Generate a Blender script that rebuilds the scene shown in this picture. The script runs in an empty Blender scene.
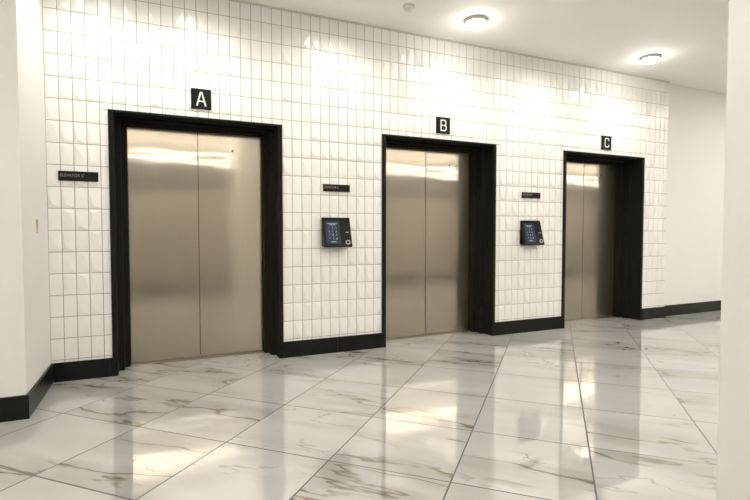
import bpy, bmesh, math, random
from mathutils import Vector, Matrix, Euler
random.seed(7)
scene = bpy.context.scene
col = scene.collection
R = math.radians
scene.view_settings.view_transform = 'Standard'
scene.view_settings.look = 'None'
scene.view_settings.exposure = 0.0
LK = 1.2   # overall lamp level

# ------------------------------------------------------------------ camera
D = 4.9; HC = 1.28; F = 490.0
YAW = R(24.2); PITCH = R(2.1)
cd = bpy.data.cameras.new('camera'); cam = bpy.data.objects.new('camera', cd); col.objects.link(cam)
cam.location = (0, -D, HC); cam.rotation_euler = (R(90)-PITCH, 0, -YAW)
cd.sensor_width = 36; cd.lens = 36*F/750; cd.clip_start = .02
scene.camera = cam
RM = Euler((R(90)-PITCH, 0, -YAW)).to_matrix()
def ray(px, py):
    return RM @ Vector(((px-375)/F, (250-py)/F, -1))
def on_wall(px, py, y=0.0):
    d = ray(px, py); t = (y+D)/d.y
    return Vector((0, -D, HC)) + d*t
def on_floor(px, py, z=0.0):
    d = ray(px, py); t = (z-HC)/d.z
    return Vector((0, -D, HC)) + d*t

# ------------------------------------------------------------------ helpers
def add_box(bm, x0, x1, y0, y1, z0, z1, mi=0):
    vs = [bm.verts.new(v) for v in ((x0,y0,z0),(x1,y0,z0),(x1,y1,z0),(x0,y1,z0),(x0,y0,z1),(x1,y0,z1),(x1,y1,z1),(x0,y1,z1))]
    for f in ((3,2,1,0),(4,5,6,7),(0,1,5,4),(1,2,6,5),(2,3,7,6),(3,0,4,7)):
        fc = bm.faces.new([vs[i] for i in f]); fc.material_index = mi
def add_lathe(bm, prof, n=48, center=(0,0,0), axis='Z'):
    rings = []
    for r, z in prof:
        ring = []
        for i in range(n):
            a = 2*math.pi*i/n
            if axis == 'Z': p = (center[0]+r*math.cos(a), center[1]+r*math.sin(a), center[2]+z)
            else: p = (center[0]+r*math.cos(a), center[1]+z, center[2]+r*math.sin(a))
            ring.append(bm.verts.new(p))
        rings.append(ring)
    for a, b in zip(rings, rings[1:]):
        for i in range(n):
            j = (i+1) % n
            bm.faces.new((a[i], a[j], b[j], b[i]))
    bm.faces.new(rings[-1]); bm.faces.new(rings[0][::-1])
def obj(name, bm, mats, parent=None, smooth=False, bevel=0, fix=True):
    if fix: bmesh.ops.recalc_face_normals(bm, faces=bm.faces)
    me = bpy.data.meshes.new(name); bm.to_mesh(me); bm.free()
    for m in (mats if isinstance(mats, (list, tuple)) else [mats]): me.materials.append(m)
    o = bpy.data.objects.new(name, me); col.objects.link(o)
    if smooth:
        for p in me.polygons: p.use_smooth = True
    if parent: o.parent = parent
    if bevel:
        b = o.modifiers.new('bevel', 'BEVEL'); b.width = bevel; b.segments = 2; b.limit_method = 'ANGLE'; b.angle_limit = R(35)
    return o
def tag(o, label, cat, group=None):
    o['label'] = label; o['category'] = cat
    if group: o['group'] = group
    return o
def thing(name, label, cat, loc, group=None):
    o = bpy.data.objects.new(name, None); o.empty_display_size = .1; col.objects.link(o); o.location = loc
    return tag(o, label, cat, group)
def struct(name, bm, m, **k):
    o = obj(name, bm, m, **k); o['kind'] = 'structure'; return o
def text_mesh(name, s, size, m, parent, loc, rot, xs=1.0, depth=.0006, align='CENTER', bold=0):
    cu = bpy.data.curves.new(name, 'FONT'); cu.body = s; cu.size = size; cu.extrude = depth; cu.offset = bold
    cu.align_x = align; cu.align_y = 'CENTER'; cu.resolution_u = 4
    t = bpy.data.objects.new('tmp', cu); col.objects.link(t)
    bpy.context.view_layer.update()
    dg = bpy.context.evaluated_depsgraph_get()
    me = bpy.data.meshes.new_from_object(t.evaluated_get(dg))
    bpy.data.objects.remove(t)
    me.transform(Matrix.Diagonal((xs,1,1,1)))
    me.materials.clear(); me.materials.append(m)
    o = bpy.data.objects.new(name, me); col.objects.link(o)
    o.parent = parent; o.location = loc; o.rotation_euler = rot
    return o
def stroke(bm, pts, w, y0, y1, closed=False):
    """mitred flat ribbon along pts (x,z), extruded from y0 to y1"""
    n = len(pts); L_, R_ = [], []
    for i in range(n):
        p = Vector(pts[i])
        a = Vector(pts[i-1]) if (i > 0 or closed) else None
        c = Vector(pts[(i+1) % n]) if (i < n-1 or closed) else None
        d1 = (p-a).normalized() if a is not None else (c-p).normalized()
        d2 = (c-p).normalized() if c is not None else d1
        n1 = Vector((-d1.y, d1.x)); n2 = Vector((-d2.y, d2.x))
        mt = (n1+n2).normalized(); k = w/2/max(.3, mt.dot(n1))
        L_.append(p+mt*k); R_.append(p-mt*k)
    f = [[bm.verts.new((v.x, y, v.y)) for v in side] for y in (y0, y1) for side in (L_, R_)]
    m = n if closed else n-1
    for i in range(m):
        j = (i+1) % n
        bm.faces.new((f[0][i], f[0][j], f[1][j], f[1][i])); bm.faces.new((f[2][i], f[3][i], f[3][j], f[2][j]))
        bm.faces.new((f[0][i], f[2][i], f[2][j], f[0][j])); bm.faces.new((f[1][i], f[1][j], f[3][j], f[3][i]))
    if not closed:
        for i in (0, n-1): bm.faces.new((f[0][i], f[1][i], f[3][i], f[2][i]))

# ------------------------------------------------------------------ materials
def mat(name, base, rough=.5, metal=0, noise=0.0, nscale=8, bump=0, spec=None, emit=None, estr=0):
    m = bpy.data.materials.new(name); m.use_nodes = True
    nt = m.node_tree; b = nt.nodes['Principled BSDF']
    b.inputs['Base Color'].default_value = (*base, 1); b.inputs['Roughness'].default_value = rough
    b.inputs['Metallic'].default_value = metal
    if spec is not None: b.inputs['Specular IOR Level'].default_value = spec
    tc = nt.nodes.new('ShaderNodeTexCoord')
    n = nt.nodes.new('ShaderNodeTexNoise'); n.inputs['Scale'].default_value = nscale; n.inputs['Detail'].default_value = 4
    nt.links.new(tc.outputs['Object'], n.inputs['Vector'])
    if noise:
        mx = nt.nodes.new('ShaderNodeMix'); mx.data_type = 'RGBA'
        mx.inputs[6].default_value = (*[c*(1-noise) for c in base], 1); mx.inputs[7].default_value = (*[min(1, c*(1+noise)) for c in base], 1)
        nt.links.new(n.outputs['Fac'], mx.inputs[0]); nt.links.new(mx.outputs[2], b.inputs['Base Color'])
    if bump:
        bp = nt.nodes.new('ShaderNodeBump'); bp.inputs['Strength'].default_value = bump; bp.inputs['Distance'].default_value = .002
        nt.links.new(n.outputs['Fac'], bp.inputs['Height']); nt.links.new(bp.outputs['Normal'], b.inputs['Normal'])
    if emit:
        b.inputs['Emission Color'].default_value = (*emit, 1); b.inputs['Emission Strength'].default_value = estr
    return m
M_paint = mat('warm_white_paint', (.79,.775,.74), .6, noise=.015, nscale=3, bump=.05)
M_taupe = mat('taupe_paint', (.30,.272,.23), .6, noise=.02, nscale=3)
M_glare_cut = mat('added_glare_cut_dark', (.11,.10,.085), .7, noise=.03, nscale=3)  # dark colour of the added strip that tames glare in the doors
M_refl_dark = mat('added_reflection_dark', (.045,.036,.026), .5, noise=.2, nscale=6)  # dark colour of the added band mirrored in the doors
M_ceil = mat('ceiling_paint', (.96,.95,.915), .7, noise=.01, nscale=2)
M_tile = mat('glazed_tile', (.87,.86,.825), .20, noise=.03, nscale=5)
M_grout = mat('grout', (.32,.27,.195), .9, noise=.08, nscale=40)
M_gap = mat('shadow_gap_metal', (.62,.58,.51), .6, noise=.05)
M_frame = mat('dark_bronze_metal', (.012,.010,.0075), .75, noise=.01, nscale=.5, spec=.10)
M_base = mat('black_baseboard', (.0065,.0058,.0047), .28, noise=.02, nscale=1, spec=.25)
M_black = mat('black_plastic', (.0035,.0035,.0037), .22, noise=.05, spec=.11)
M_panel = mat('black_sign_panel', (.004,.004,.004), .5, noise=.05, spec=.18)
M_letter = mat('white_lettering', (.72,.71,.69), .5, noise=.01)
M_plate_text = mat('dull_brass_lettering', (.36,.305,.20), .5, noise=.02)
M_screen = mat('dark_blue_screen', (.008,.010,.014), .15, emit=(.07,.11,.17), estr=.22, noise=.1, spec=.12)
M_glyph = mat('screen_glyphs', (.16,.18,.21), .4, emit=(.55,.66,.80), estr=.45, noise=.01)
M_chrome = mat('brushed_ring', (.45,.43,.40), .3, metal=1, noise=.05)
M_sill = mat('sill_metal', (.30,.27,.22), .35, metal=1, noise=.05)
M_white_plastic = mat('white_plastic', (.76,.75,.72), .45, noise=.01)
M_rim = mat('satin_rim', (.50,.48,.44), .35, metal=.3, noise=.02)
M_lens = mat('lit_lens', (1,.97,.9), .4, emit=(1,.96,.88), estr=18, noise=.01)
M_scuff = mat('brown_scuff', (.52,.38,.22), .7, noise=.35, nscale=60)
M_shaft_dark = mat('painted_shaft_dark', (.01,.01,.01), .9, noise=.05)  # black stands in for the unlit shaft behind the doors

# brushed steel
def steel():
    m = bpy.data.materials.new('brushed_champagne_steel'); m.use_nodes = True
    nt = m.node_tree; b = nt.nodes['Principled BSDF']; L = nt.links.new
    b.inputs['Metallic'].default_value = 1; b.inputs['Roughness'].default_value = .10
    b.inputs['Anisotropic'].default_value = .5
    tg = nt.nodes.new('ShaderNodeTangent'); tg.direction_type = 'RADIAL'; tg.axis = 'Z'
    L(tg.outputs[0], b.inputs['Tangent'])
    tc = nt.nodes.new('ShaderNodeTexCoord')
    mp = nt.nodes.new('ShaderNodeMapping'); mp.inputs['Scale'].default_value = (320, 1, 3.0); L(tc.outputs['Object'], mp.inputs['Vector'])
    n = nt.nodes.new('ShaderNodeTexNoise'); n.inputs['Scale'].default_value = 1; n.inputs['Detail'].default_value = 3; L(mp.outputs[0], n.inputs['Vector'])
    mx = nt.nodes.new('ShaderNodeMix'); mx.data_type = 'RGBA'; mx.inputs[6].default_value = (.54,.485,.40,1); mx.inputs[7].default_value = (.61,.555,.465,1)
    L(n.outputs['Fac'], mx.inputs[0]); L(mx.outputs[2], b.inputs['Base Color'])
    mp2 = nt.nodes.new('ShaderNodeMapping'); mp2.inputs['Scale'].default_value = (2.4, 1, 8.0); L(tc.outputs['Object'], mp2.inputs['Vector'])
    n2 = nt.nodes.new('ShaderNodeTexNoise'); n2.inputs['Scale'].default_value = 1; n2.inputs['Detail'].default_value = .5; L(mp2.outputs[0], n2.inputs['Vector'])
    bp = nt.nodes.new('ShaderNodeBump'); bp.inputs['Strength'].default_value = .6; bp.inputs['Distance'].default_value = .0026
    L(n2.outputs['Fac'], bp.inputs['Height']); L(bp.outputs['Normal'], b.inputs['Normal'])
    # broad lobe of the brushed grain
    g = nt.nodes.new('ShaderNodeBsdfAnisotropic'); g.inputs['Roughness'].default_value = .40; L(mx.outputs[2], g.inputs['Color'])
    ms = nt.nodes.new('ShaderNodeMixShader'); ms.inputs[0].default_value = .34
    L(b.outputs[0], ms.inputs[1]); L(g.outputs[0], ms.inputs[2])
    L(ms.outputs[0], nt.nodes['Material Output'].inputs['Surface'])
    return m
M_steel = steel()

# polished marble-look floor tiles laid diagonally
TS = .69; FA = R(44.4)
e1 = Vector((math.sin(FA), math.cos(FA), 0)); e2 = Vector((math.cos(FA), -math.sin(FA), 0))
p0 = on_floor(588, 447).dot(e1); q0 = on_floor(597, 500).dot(e2)
def marble():
    m = bpy.data.materials.new('polished_marble_tiles'); m.use_nodes = True
    nt = m.node_tree; b = nt.nodes['Principled BSDF']; L = nt.links.new
    N = nt.nodes.new
    def math_(op, a, bb=None, cc=None):
        n = N('ShaderNodeMath'); n.operation = op
        for i, v in enumerate((a, bb, cc)):
            if v is None: continue
            if isinstance(v, (int, float)): n.inputs[i].default_value = v
            else: L(v, n.inputs[i])
        return n.outputs[0]
    geo = N('ShaderNodeNewGeometry')
    def dot(v):
        n = N('ShaderNodeVectorMath'); n.operation = 'DOT_PRODUCT'; L(geo.outputs['Position'], n.inputs[0]); n.inputs[1].default_value = v; return n.outputs['Value']
    P = math_('DIVIDE', math_('SUBTRACT', dot(e1), p0), TS); Q = math_('DIVIDE', math_('SUBTRACT', dot(e2), q0), TS)
    def edge(v):
        fr = math_('FRACT', v); return math_('MINIMUM', fr, math_('SUBTRACT', 1.0, fr))
    ed = math_('MINIMUM', edge(P), edge(Q))
    joint = math_('LESS_THAN', ed, .0066)
    ids = N('ShaderNodeCombineXYZ'); L(math_('FLOOR', P), ids.inputs[0]); L(math_('FLOOR', Q), ids.inputs[1])
    wn = N('ShaderNodeTexWhiteNoise'); wn.noise_dimensions = '3D'; L(ids.outputs[0], wn.inputs['Vector'])
    loc = N('ShaderNodeCombineXYZ'); L(P, loc.inputs[0]); L(Q, loc.inputs[1])
    sc = N('ShaderNodeVectorMath'); sc.operation = 'SCALE'; L(wn.outputs['Color'], sc.inputs[0]); sc.inputs['Scale'].default_value = 23
    ad = N('ShaderNodeVectorMath'); ad.operation = 'ADD'; L(loc.outputs[0], ad.inputs[0]); L(sc.outputs[0], ad.inputs[1])
    mp = N('ShaderNodeMapping'); mp.inputs['Rotation'].default_value = (0,0,R(28)); mp.inputs['Scale'].default_value = (1.25,.32,1); L(ad.outputs[0], mp.inputs['Vector'])
    def vein(scale, width, dist, off, lo=.50, hi=.62, det=5):
        o = N('ShaderNodeVectorMath'); o.operation = 'ADD'; L(mp.outputs[0], o.inputs[0]); o.inputs[1].default_value = (off, off*2, off)
        n = N('ShaderNodeTexNoise'); n.inputs['Scale'].default_value = scale; n.inputs['Detail'].default_value = det; n.inputs['Roughness'].default_value = .5; n.inputs['Distortion'].default_value = dist
        L(o.outputs[0], n.inputs['Vector'])
        a = math_('ABSOLUTE', math_('SUBTRACT', n.outputs['Fac'], .5))
        r = N('ShaderNodeMapRange'); r.interpolation_type = 'SMOOTHSTEP'; L(a, r.inputs[0]); r.inputs[1].default_value = 0; r.inputs[2].default_value = width; r.inputs[3].default_value = 1; r.inputs[4].default_value = 0
        k = N('ShaderNodeTexNoise'); k.inputs['Scale'].default_value = 1.1; L(o.outputs[0], k.inputs['Vector'])
        kr = N('ShaderNodeMapRange'); L(k.outputs['Fac'], kr.inputs[0]); kr.inputs[1].default_value = lo; kr.inputs[2].default_value = hi
        return math_('MULTIPLY', r.outputs[0], kr.outputs[0])
    v1 = vein(.88, .011, .3, 3.1, .46, .56); v2 = vein(1.35, .0065, .5, 9.7, .50, .60)
    vb = vein(.88, .12, .3, 3.1, .44, .57)
    cl = N('ShaderNodeTexNoise'); cl.inputs['Scale'].default_value = 1.2; cl.inputs['Detail'].default_value = 3; L(mp.outputs[0], cl.inputs['Vector'])
    def mixc(f, a, c):
        n = N('ShaderNodeMix'); n.data_type = 'RGBA'
        L(f, n.inputs[0])
        for i, v in ((6, a), (7, c)):
            if isinstance(v, tuple): n.inputs[i].default_value = (*v, 1)
            else: L(v, n.inputs[i])
        return n.outputs[2]
    c = mixc(cl.outputs['Fac'], (.34,.334,.316), (.52,.511,.488))
    c = mixc(math_('MULTIPLY', vb, .46), c, (.235,.22,.19))
    c = mixc(math_('MULTIPLY', v2, .60), c, (.17,.147,.112))
    c = mixc(math_('MULTIPLY', v1, .85), c, (.135,.105,.068))
    c = mixc(joint, c, (.012,.011,.0095))
    L(c, b.inputs['Base Color'])
    L(math_('ADD', math_('MULTIPLY', joint, .6), .01), b.inputs['Roughness'])
    b.inputs['IOR'].default_value = 1.9
    return m
M_floor = marble()

# ------------------------------------------------------------------ the setting
ZC = 3.50
XL = -.82; XT = on_wall(665.3, 250).x; XR = 14.0; XLL = -4.0; YB = -5.7
EW = 1.53; EH = 2.35; CENT = [.409, 3.052, 5.683]
OP = [(c-EW/2, c+EW/2) for c in CENT]

bm = bmesh.new(); add_box(bm, XLL-.2, XR+.2, YB-.2, .6, -.1, 0); struct('floor', bm, M_floor)
bm = bmesh.new(); add_box(bm, XLL-.2, XR+.2, YB-.2, .6, ZC, ZC+.1); struct('ceiling', bm, M_ceil)

# tiled wall
bm = bmesh.new()
xs = [XL] + [v for o in OP for v in o] + [XT]
for i in range(0, len(xs), 2): add_box(bm, xs[i], xs[i+1], 0, .6, 0, ZC, 0)
for a, b_ in OP:
    add_box(bm, a, b_, 0, .6, EH, ZC, 0)
    add_box(bm, a, b_, .46, .6, 0, EH, 2)  # black backing, shaft darkness put into its colour
TW, TH, G, TD = .1, .185, .0027, .004
def tile(x0, x1, z0, z1, full):
    x0 += G; x1 -= G; z0 += G; z1 -= G
    if x1-x0 < .008 or z1-z0 < .008: return
    if not full:
        add_box(bm, x0, x1, -TD, 0, z0, z1, 1); return
    cs = [(x0,z0),(x1,z0),(x1,z1),(x0,z1)]
    back = [bm.verts.new((x,0,z)) for x, z in cs]
    fr = [bm.verts.new((x,-TD,z)) for x, z in cs]
    for i in range(4):
        j = (i+1) % 4
        f = bm.faces.new((back[i], back[j], fr[j], fr[i])); f.material_index = 1
    # relief: off-centre peak, deeper on some tiles than on others
    k = random.choice((0,0,0,1,2,3)); hgt = random.choice((.003,.006,.009,.011))
    fx, fz = ((.30,.22),(.70,.22),(.70,.78),(.30,.78))[k]
    ap = bm.verts.new((x0+(x1-x0)*fx, -TD-hgt, z0+(z1-z0)*fz))
    for i in range(4):
        f = bm.faces.new((fr[i], fr[(i+1)%4], ap)); f.material_index = 1
nx = int((XT-XL)/TW)+1; nz = int(ZC/TH)+1
for i in range(nx):
    for j in range(nz):
        x0, x1, z0, z1 = XL+i*TW, min(XL+(i+1)*TW, XT), j*TH, min((j+1)*TH, ZC-.018)
        full = (x1-x0 > TW-1e-4) and (z1-z0 > TH-1e-4)
        rects = [(x0,x1,z0,z1,full)]
        for a, b_ in OP:
            if x1 <= a or x0 >= b_ or z0 >= EH: continue
            rects = []
            if z1 > EH: rects.append((x0,x1,EH,z1,False)); zt = EH
            else: zt = z1
            if x0 < a: rects.append((x0,a,z0,zt,False))
            if x1 > b_: rects.append((b_,x1,z0,zt,False))
        for r in rects: tile(*r)
struct('wall_back', bm, [M_grout, M_tile, M_shaft_dark])

YR = .06
bm = bmesh.new(); add_box(bm, XT, XR, YR, .6, 0, ZC); struct('wall_back_right', bm, M_paint)
cb = on_floor(30, 418)
YF = round(cb.y, 3)
bm = bmesh.new(); add_box(bm, XLL, XL, YF, .6, 0, ZC); wall_left = struct('wall_left', bm, M_paint)
bm = bmesh.new(); add_box(bm, XLL-.2, XLL, YB, .6, 0, ZC); struct('wall_left_end', bm, M_paint)
bm = bmesh.new(); add_box(bm, XR, XR+.2, YB, .6, 0, ZC); struct('wall_right_end', bm, M_paint)
bm = bmesh.new(); add_box(bm, XLL, XR, YB-.2, YB, 0, ZC); struct('wall_front', bm, M_taupe)
bm = bmesh.new(); add_box(bm, XLL, XR, YB, YB+.02, 2.15, 2.72); struct('added_dark_band', bm, M_refl_dark)  # added unseen band, gives the doors a dark zone to reflect
# added unseen ledge hiding the added uplight; dark strip above cuts door glare
bm = bmesh.new(); add_box(bm, XLL, XR, YB, YB+.30, 2.90, 2.94); add_box(bm, XLL, XR, YB+.28, YB+.30, 2.94, 3.0); struct('added_cove_ledge', bm, M_taupe)
bm = bmesh.new(); add_box(bm, XLL, XR, YB, YB+.01, 2.94, ZC); struct('added_glare_band', bm, M_glare_cut)
PX, PY = 1.532, -D+.90
bm = bmesh.new(); add_box(bm, PX, PX+.5, YB, PY, 0, ZC); struct('wall_right', bm, M_paint)

# shadow-line trim along the ceiling
bm = bmesh.new(); add_box(bm, XL, XT, -.010, 0, ZC-.018, ZC-.0005); struct('trim_1', bm, M_gap)

# baseboards (with the butt joints between lengths)
BH, BT = .165, .018
def base_run(name, segs, y, axis='x'):
    bm = bmesh.new()
    for a, b_ in segs:
        if axis == 'x': add_box(bm, a+.0012, b_-.0012, y-BT, y, .0005, BH)
        else: add_box(bm, y, y+BT, a+.0012, b_-.0012, .0005, BH)
    struct(name, bm, M_base, bevel=.002)
FT = -.006
base_run('baseboard_left_end', [(XL+BT, OP[0][0])], FT)
j1 = on_wall(337, 350).x; j2 = on_wall(530, 326).x
base_run('baseboard_between_elevators', [(OP[0][1], j1), (j1, OP[1][0])], FT)
base_run('baseboard_between_elevators_far', [(OP[1][1], j2), (j2, OP[2][0])], FT)
base_run('baseboard_tile_end', [(OP[2][1], XT)], FT)
base_run('baseboard_right', [(XT, 8.6), (8.6, 11.0), (11.0, XR)], YR)
base_run('baseboard_left', [(YF-BT, FT)], XL, axis='y')
base_run('baseboard_left_front', [(XLL, XL+BT)], YF)
base_run('baseboard_front', [(XLL, PX), (PX+.5, XR)], YB+BT)

# ------------------------------------------------------------------ elevators
PROF = [(0,.0),(0,-.022),(.040,-.022),(.040,.15),(.084,.15),(.084,.27),(.128,.27),(.128,.452)]
def make_elevator(label, cx):
    t = thing('elevator', label, 'elevator', (cx, 0, 0), 'row of three elevators')
    a = -EW/2; b_ = EW/2; hk = .48
    bm = bmesh.new(); rows = []
    for s, y in PROF:
        zt = EH - s*hk
        rows.append([bm.verts.new(v) for v in ((a+s,y,0),(a+s,y,zt),(b_-s,y,zt),(b_-s,y,0))])
    for r0, r1 in zip(rows, rows[1:]):
        for i in range(3): bm.faces.new((r0[i], r0[i+1], r1[i+1], r1[i]))
    obj('door_frame', bm, M_frame, t)
    s = .128; zt = EH - s*hk; yd = .365
    for k, (xa, xb) in enumerate(((a+s+.001, -.003), (.003, b_-s-.001))):
        bm = bmesh.new(); add_box(bm, xa, xb, yd, yd+.035, .008, zt-.004)
        p = obj('door_panel', bm, M_steel, t, bevel=.002)
        if k == 1:
            bm = bmesh.new(); add_lathe(bm, [(.011,0),(.011,-.003),(.007,-.004)], 24, ((xb+xa)/2+.02, yd, zt-.17), 'Y')
            obj('release_keyhole', bm, M_frame, p)
    bm = bmesh.new()
    for y0, y1, z in ((.300,.335,.006),(.335,.341,.002),(.341,.365,.006),(.365,.452,.004)): add_box(bm, a+s, b_-s, y0, y1, .0004, z)
    obj('threshold', bm, M_sill, t)
    return t
make_elevator('brushed steel elevator with double doors and black frame under the letter A sign', CENT[0])
make_elevator('brushed steel elevator with double doors and black frame under the letter B sign', CENT[1])
make_elevator('brushed steel elevator with double doors and black frame under the letter C sign', CENT[2])

# ------------------------------------------------------------------ letter signs
YT = -.0145
for ch, py in (('A', 99.5), ('B', 125.8), ('C', 143)):
    px = {'A':201,'B':442.5,'C':605.5}[ch]
    w_ = on_wall(px, py)
    t = thing('letter_sign', 'square black sign with white letter %s above the elevator' % ch, 'sign', (w_.x, YT, w_.z), 'elevator letter signs')
    bm = bmesh.new(); add_box(bm, -.089, .089, -.008, .011, -.093, .093)
    obj('sign_panel', bm, M_panel, t, bevel=.0015)
    bm = bmesh.new(); w = .034; h = .058; c = .014; sw = .0145
    if ch == 'A':
        stroke(bm, [(-w*1.15,-h-.008),(-.005,h),(.005,h),(w*1.15,-h-.008)], sw, -.0095, -.0078)
        stroke(bm, [(-w*.78,-.022),(w*.78,-.022)], sw*.85, -.0094, -.0078)
    elif ch == 'B':
        stroke(bm, [(-w,-h),(w-c,-h),(w,-h+c),(w,-c*.9),(w-c,0),(w-c*1.3,0),(w-c,0),(w-.004,c),(w-.004,h-c),(w-c,h),(-w,h)], sw, -.0095, -.0078, closed=True)
        stroke(bm, [(-w,0),(w-c,0)], sw*.9, -.0094, -.0078)
    else:
        stroke(bm, [(w,-.028),(w,-h+c),(w-c,-h),(-w+c,-h),(-w,-h+c),(-w,h-c),(-w+c,h),(w-c,h),(w,h-c),(w,.028)], sw, -.0095, -.0078)
    obj('letter', bm, M_letter, t)

# ------------------------------------------------------------------ name plates
for (x0, x1, yc, lab, hh, ts) in ((59, 98, 176.5, 'long thin black nameplate with brass lettering left of the letter A elevator', .041, .036),
                          (323, 349, 188.2, 'long thin black nameplate between the letter A and letter B elevators', .037, .032),
                          (521.5, 539, 195.5, 'long thin black nameplate between the letter B and letter C elevators', .037, .032)):
    a = on_wall(x0, yc); b_ = on_wall(x1, yc); c = on_wall((x0+x1)/2, yc)
    t = thing('nameplate', lab, 'nameplate', ((a.x+b_.x)/2, YT, c.z), 'elevator nameplates')
    hw = .148
    bm = bmesh.new(); add_box(bm, -hw, hw, -.006, .011, -hh, hh)
    obj('plate', bm, M_panel, t, bevel=.001)
    text_mesh('lettering', 'ELEVATOR C', ts, M_plate_text, t, (-hw+.014, -.007, .004), (R(90),0,0), xs=.85, align='LEFT', bold=-.0003)

# ------------------------------------------------------------------ call panels
def rounded_wedge(bm, w, h, r, dt, db):
    pts = []
    for cx, cz, a0 in ((w/2-r, h/2-r, 0), (-w/2+r, h/2-r, 90), (-w/2+r, -h/2+r, 180), (w/2-r, -h/2+r, 270)):
        for k in range(5):
            a = R(a0+k*22.5); pts.append((cx+r*math.cos(a), cz+r*math.sin(a)))
    def dep(z): return dt + (db-dt)*(h/2-z)/h
    bk = [bm.verts.new((x*.96, .011, z*.96)) for x, z in pts]
    fr = [bm.verts.new((x, -dep(z), z)) for x, z in pts]
    n = len(pts)
    for i in range(n):
        j = (i+1) % n; bm.faces.new((bk[i], bk[j], fr[j], fr[i]))
    bm.faces.new(fr); bm.faces.new(bk[::-1])
for (px, py, lab) in ((337, 232.3, 'black touchscreen call panel between the letter A and letter B elevators'),
                      (532.5, 232.8, 'black touchscreen call panel between the letter B and letter C elevators')):
    c = on_wall(px, py, -.07)
    t = thing('call_panel', lab, 'control panel', (c.x, YT, c.z), 'elevator call panels')
    W_, H_, dt, db = .31, .31, .016, .105
    bm = bmesh.new(); rounded_wedge(bm, W_, H_, .009, dt, db)
    obj('housing', bm, M_black, t, bevel=.002)
    tilt = math.atan((db-dt)/H_)          # front leans back at the top
    def fpos(x, v, off=.001):             # point on the tilted front face
        n = Vector((0, -math.cos(tilt), math.sin(tilt)))
        zz = v*math.cos(tilt)
        return Vector((x, -(dt+(db-dt)*(H_/2-zz)/H_), zz)) + n*off
    rot = (R(90)-tilt, 0, 0)
    bm = bmesh.new(); add_box(bm, -.080, .080, -.124, .124, -.0008, .0008)
    sc = obj('screen', bm, M_screen, t); sc.location = fpos(-.048, 0, .0012); sc.rotation_euler = rot
    for hx, y0, y1 in ((.055,.092,.096), (.035,.078,.083), (.030,-.106,-.100)):
        bm = bmesh.new(); add_box(bm, -hx, hx, y0, y1, .0009, .0014); obj('text_line', bm, M_glyph, sc)
    for r_, row in enumerate(('123', '456', '789', '*0#')):
        for c_, ch in enumerate(row):
            text_mesh('keypad_digit', ch, .032, M_glyph, sc, ((c_-1)*.038, .045-r_*.038, .0011), (0,0,0), depth=.0002, bold=-.0006)
    bm = bmesh.new()
    n = 40; ring = []
    for i in range(n):
        a = 2*math.pi*i/n
        ring.append([bm.verts.new((r*math.cos(a), r*math.sin(a), z)) for r, z in ((.023,0),(.023,.003),(.018,.003),(.018,0))])
    for i in range(n):
        A_, B_ = ring[i], ring[(i+1) % n]
        for k in range(4): bm.faces.new((A_[k], B_[k], B_[(k+1)%4], A_[(k+1)%4]))
    rg = obj('button_ring', bm, M_chrome, t); rg.location = fpos(.110, -.108, .0005); rg.rotation_euler = rot
    bm = bmesh.new(); add_box(bm, -.016, .016, -.002, .002, 0, .0006)
    mk = obj('printed_mark', bm, M_chrome, t); mk.location = fpos(.110, .0, .0006); mk.rotation_euler = rot

# ------------------------------------------------------------------ ceiling fixtures
def downlight(label, x, y):
    t = thing('downlight', label, 'ceiling light', (x, y, ZC), 'ceiling downlights')
    bm = bmesh.new(); add_lathe(bm, [(.122,0),(.122,-.020),(.117,-.032),(.108,-.034),(.102,-.030)], 56)
    obj('housing_ring', bm, M_rim, t, smooth=False)
    bm = bmesh.new(); add_lathe(bm, [(.101,-.026),(.101,-.040),(.092,-.056),(.065,-.070),(.02,-.076)], 48)
    obj('lens', bm, M_lens, t, smooth=True)
dl = [on_floor(476, 20, ZC), on_floor(650.5, 57, ZC)]
downlight('round lit ceiling downlight in front of the letter B elevator', dl[0].x, dl[0].y)
downlight('round lit ceiling downlight in front of the letter C elevator', dl[1].x, dl[1].y)
sp = on_floor(409, 6, ZC)
t = thing('smoke_detector', 'small round white smoke detector on the ceiling near the downlight', 'smoke detector', (sp.x, sp.y, ZC))
bm = bmesh.new(); add_lathe(bm, [(.062,0),(.062,-.014),(.056,-.018)], 40); obj('mounting_base', bm, M_white_plastic, t)
bm = bmesh.new(); add_lathe(bm, [(.044,-.018),(.046,-.034),(.036,-.046),(.014,-.050)], 40); obj('sensor_cap', bm, M_white_plastic, t, smooth=True)

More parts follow.
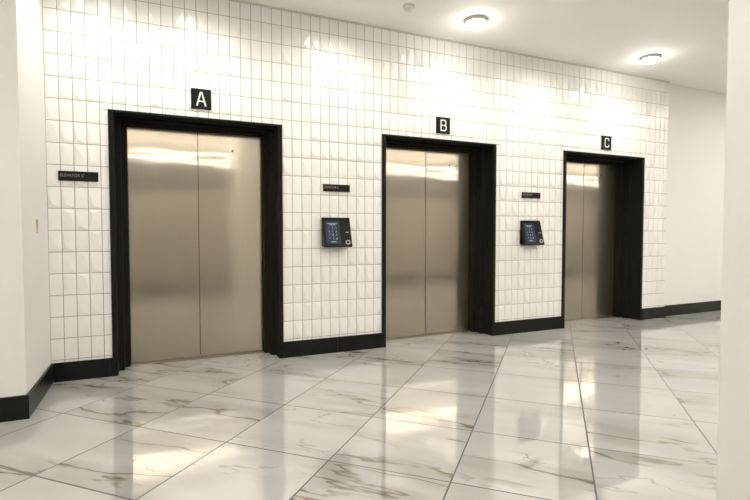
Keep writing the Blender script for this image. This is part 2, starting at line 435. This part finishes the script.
# scuff on the side of the left wall
d = ray(37, 226); tt = (XL - 0)/d.x; s0 = Vector((0,-D,HC)) + d*tt
bm = bmesh.new()
vs = [bm.verts.new((0, .04*math.cos(a)*(1+.3*math.sin(3*a)), .07*math.sin(a)*(1+.25*math.cos(2*a)))) for a in [2*math.pi*i/16 for i in range(16)]]
bm.faces.new(vs)
o = obj('scuff_mark', bm, M_scuff, wall_left); o.location = (XL+.0006, s0.y, s0.z)

# ------------------------------------------------------------------ lights
LC = (1,.968,.912)
def spot(x, y, power, z=ZC-.10, ang=168, blend=1, r=.10, c=LC):
    ld = bpy.data.lights.new('ceiling_lamp', 'SPOT'); ld.energy = power*LK; ld.color = c; ld.shadow_soft_size = r
    ld.spot_size = R(ang); ld.spot_blend = blend
    o = bpy.data.objects.new('ceiling_lamp', ld); col.objects.link(o); o.location = (x, y, z)
def glow(x, y, power):
    ld = bpy.data.lights.new('lens_glow', 'POINT'); ld.energy = power*LK; ld.color = LC; ld.shadow_soft_size = .05
    o = bpy.data.objects.new('lens_glow', ld); col.objects.link(o); o.location = (x, y, ZC-.20)
def area(x, y, power, sx, sy, z=ZC-.02, c=LC, rot=(0,0,0)):
    ld = bpy.data.lights.new('added_area', 'AREA'); ld.shape = 'RECTANGLE'; ld.size = sx; ld.size_y = sy; ld.energy = power*LK; ld.color = c
    o = bpy.data.objects.new('added_area', ld); col.objects.link(o); o.location = (x, y, z); o.rotation_euler = rot
# spots along the elevator wall, washing its upper part
for x in (-.42, .41, 1.75, dl[0].x, 4.4, dl[1].x): spot(x, dl[0].y, 35)
for p_ in dl: glow(p_.x, p_.y, 2.2)
for x in (-1.6, .9, 3.6, 6.3, 9.0, 11.5): area(x, -3.2, 17, 1.6, 1.6)  # added ceiling fills without fixtures, for general brightness
area(8.8, -1.6, 26, 1.2, 1.2)  # added fill at the right, no fixture
# added unseen lamps: cove uplight for the ceiling, thin strip for door streaks
area(5, YB+.20, 1300, 17.5, .08, z=2.95, rot=(R(145),0,0))
area(5, YB+.06, 26, 17.5, .02, z=2.86, rot=(R(90),0,0))
w = bpy.data.worlds.new('world'); scene.world = w; w.use_nodes = True
w.node_tree.nodes['Background'].inputs[0].default_value = (1,.96,.9,1); w.node_tree.nodes['Background'].inputs[1].default_value = .4
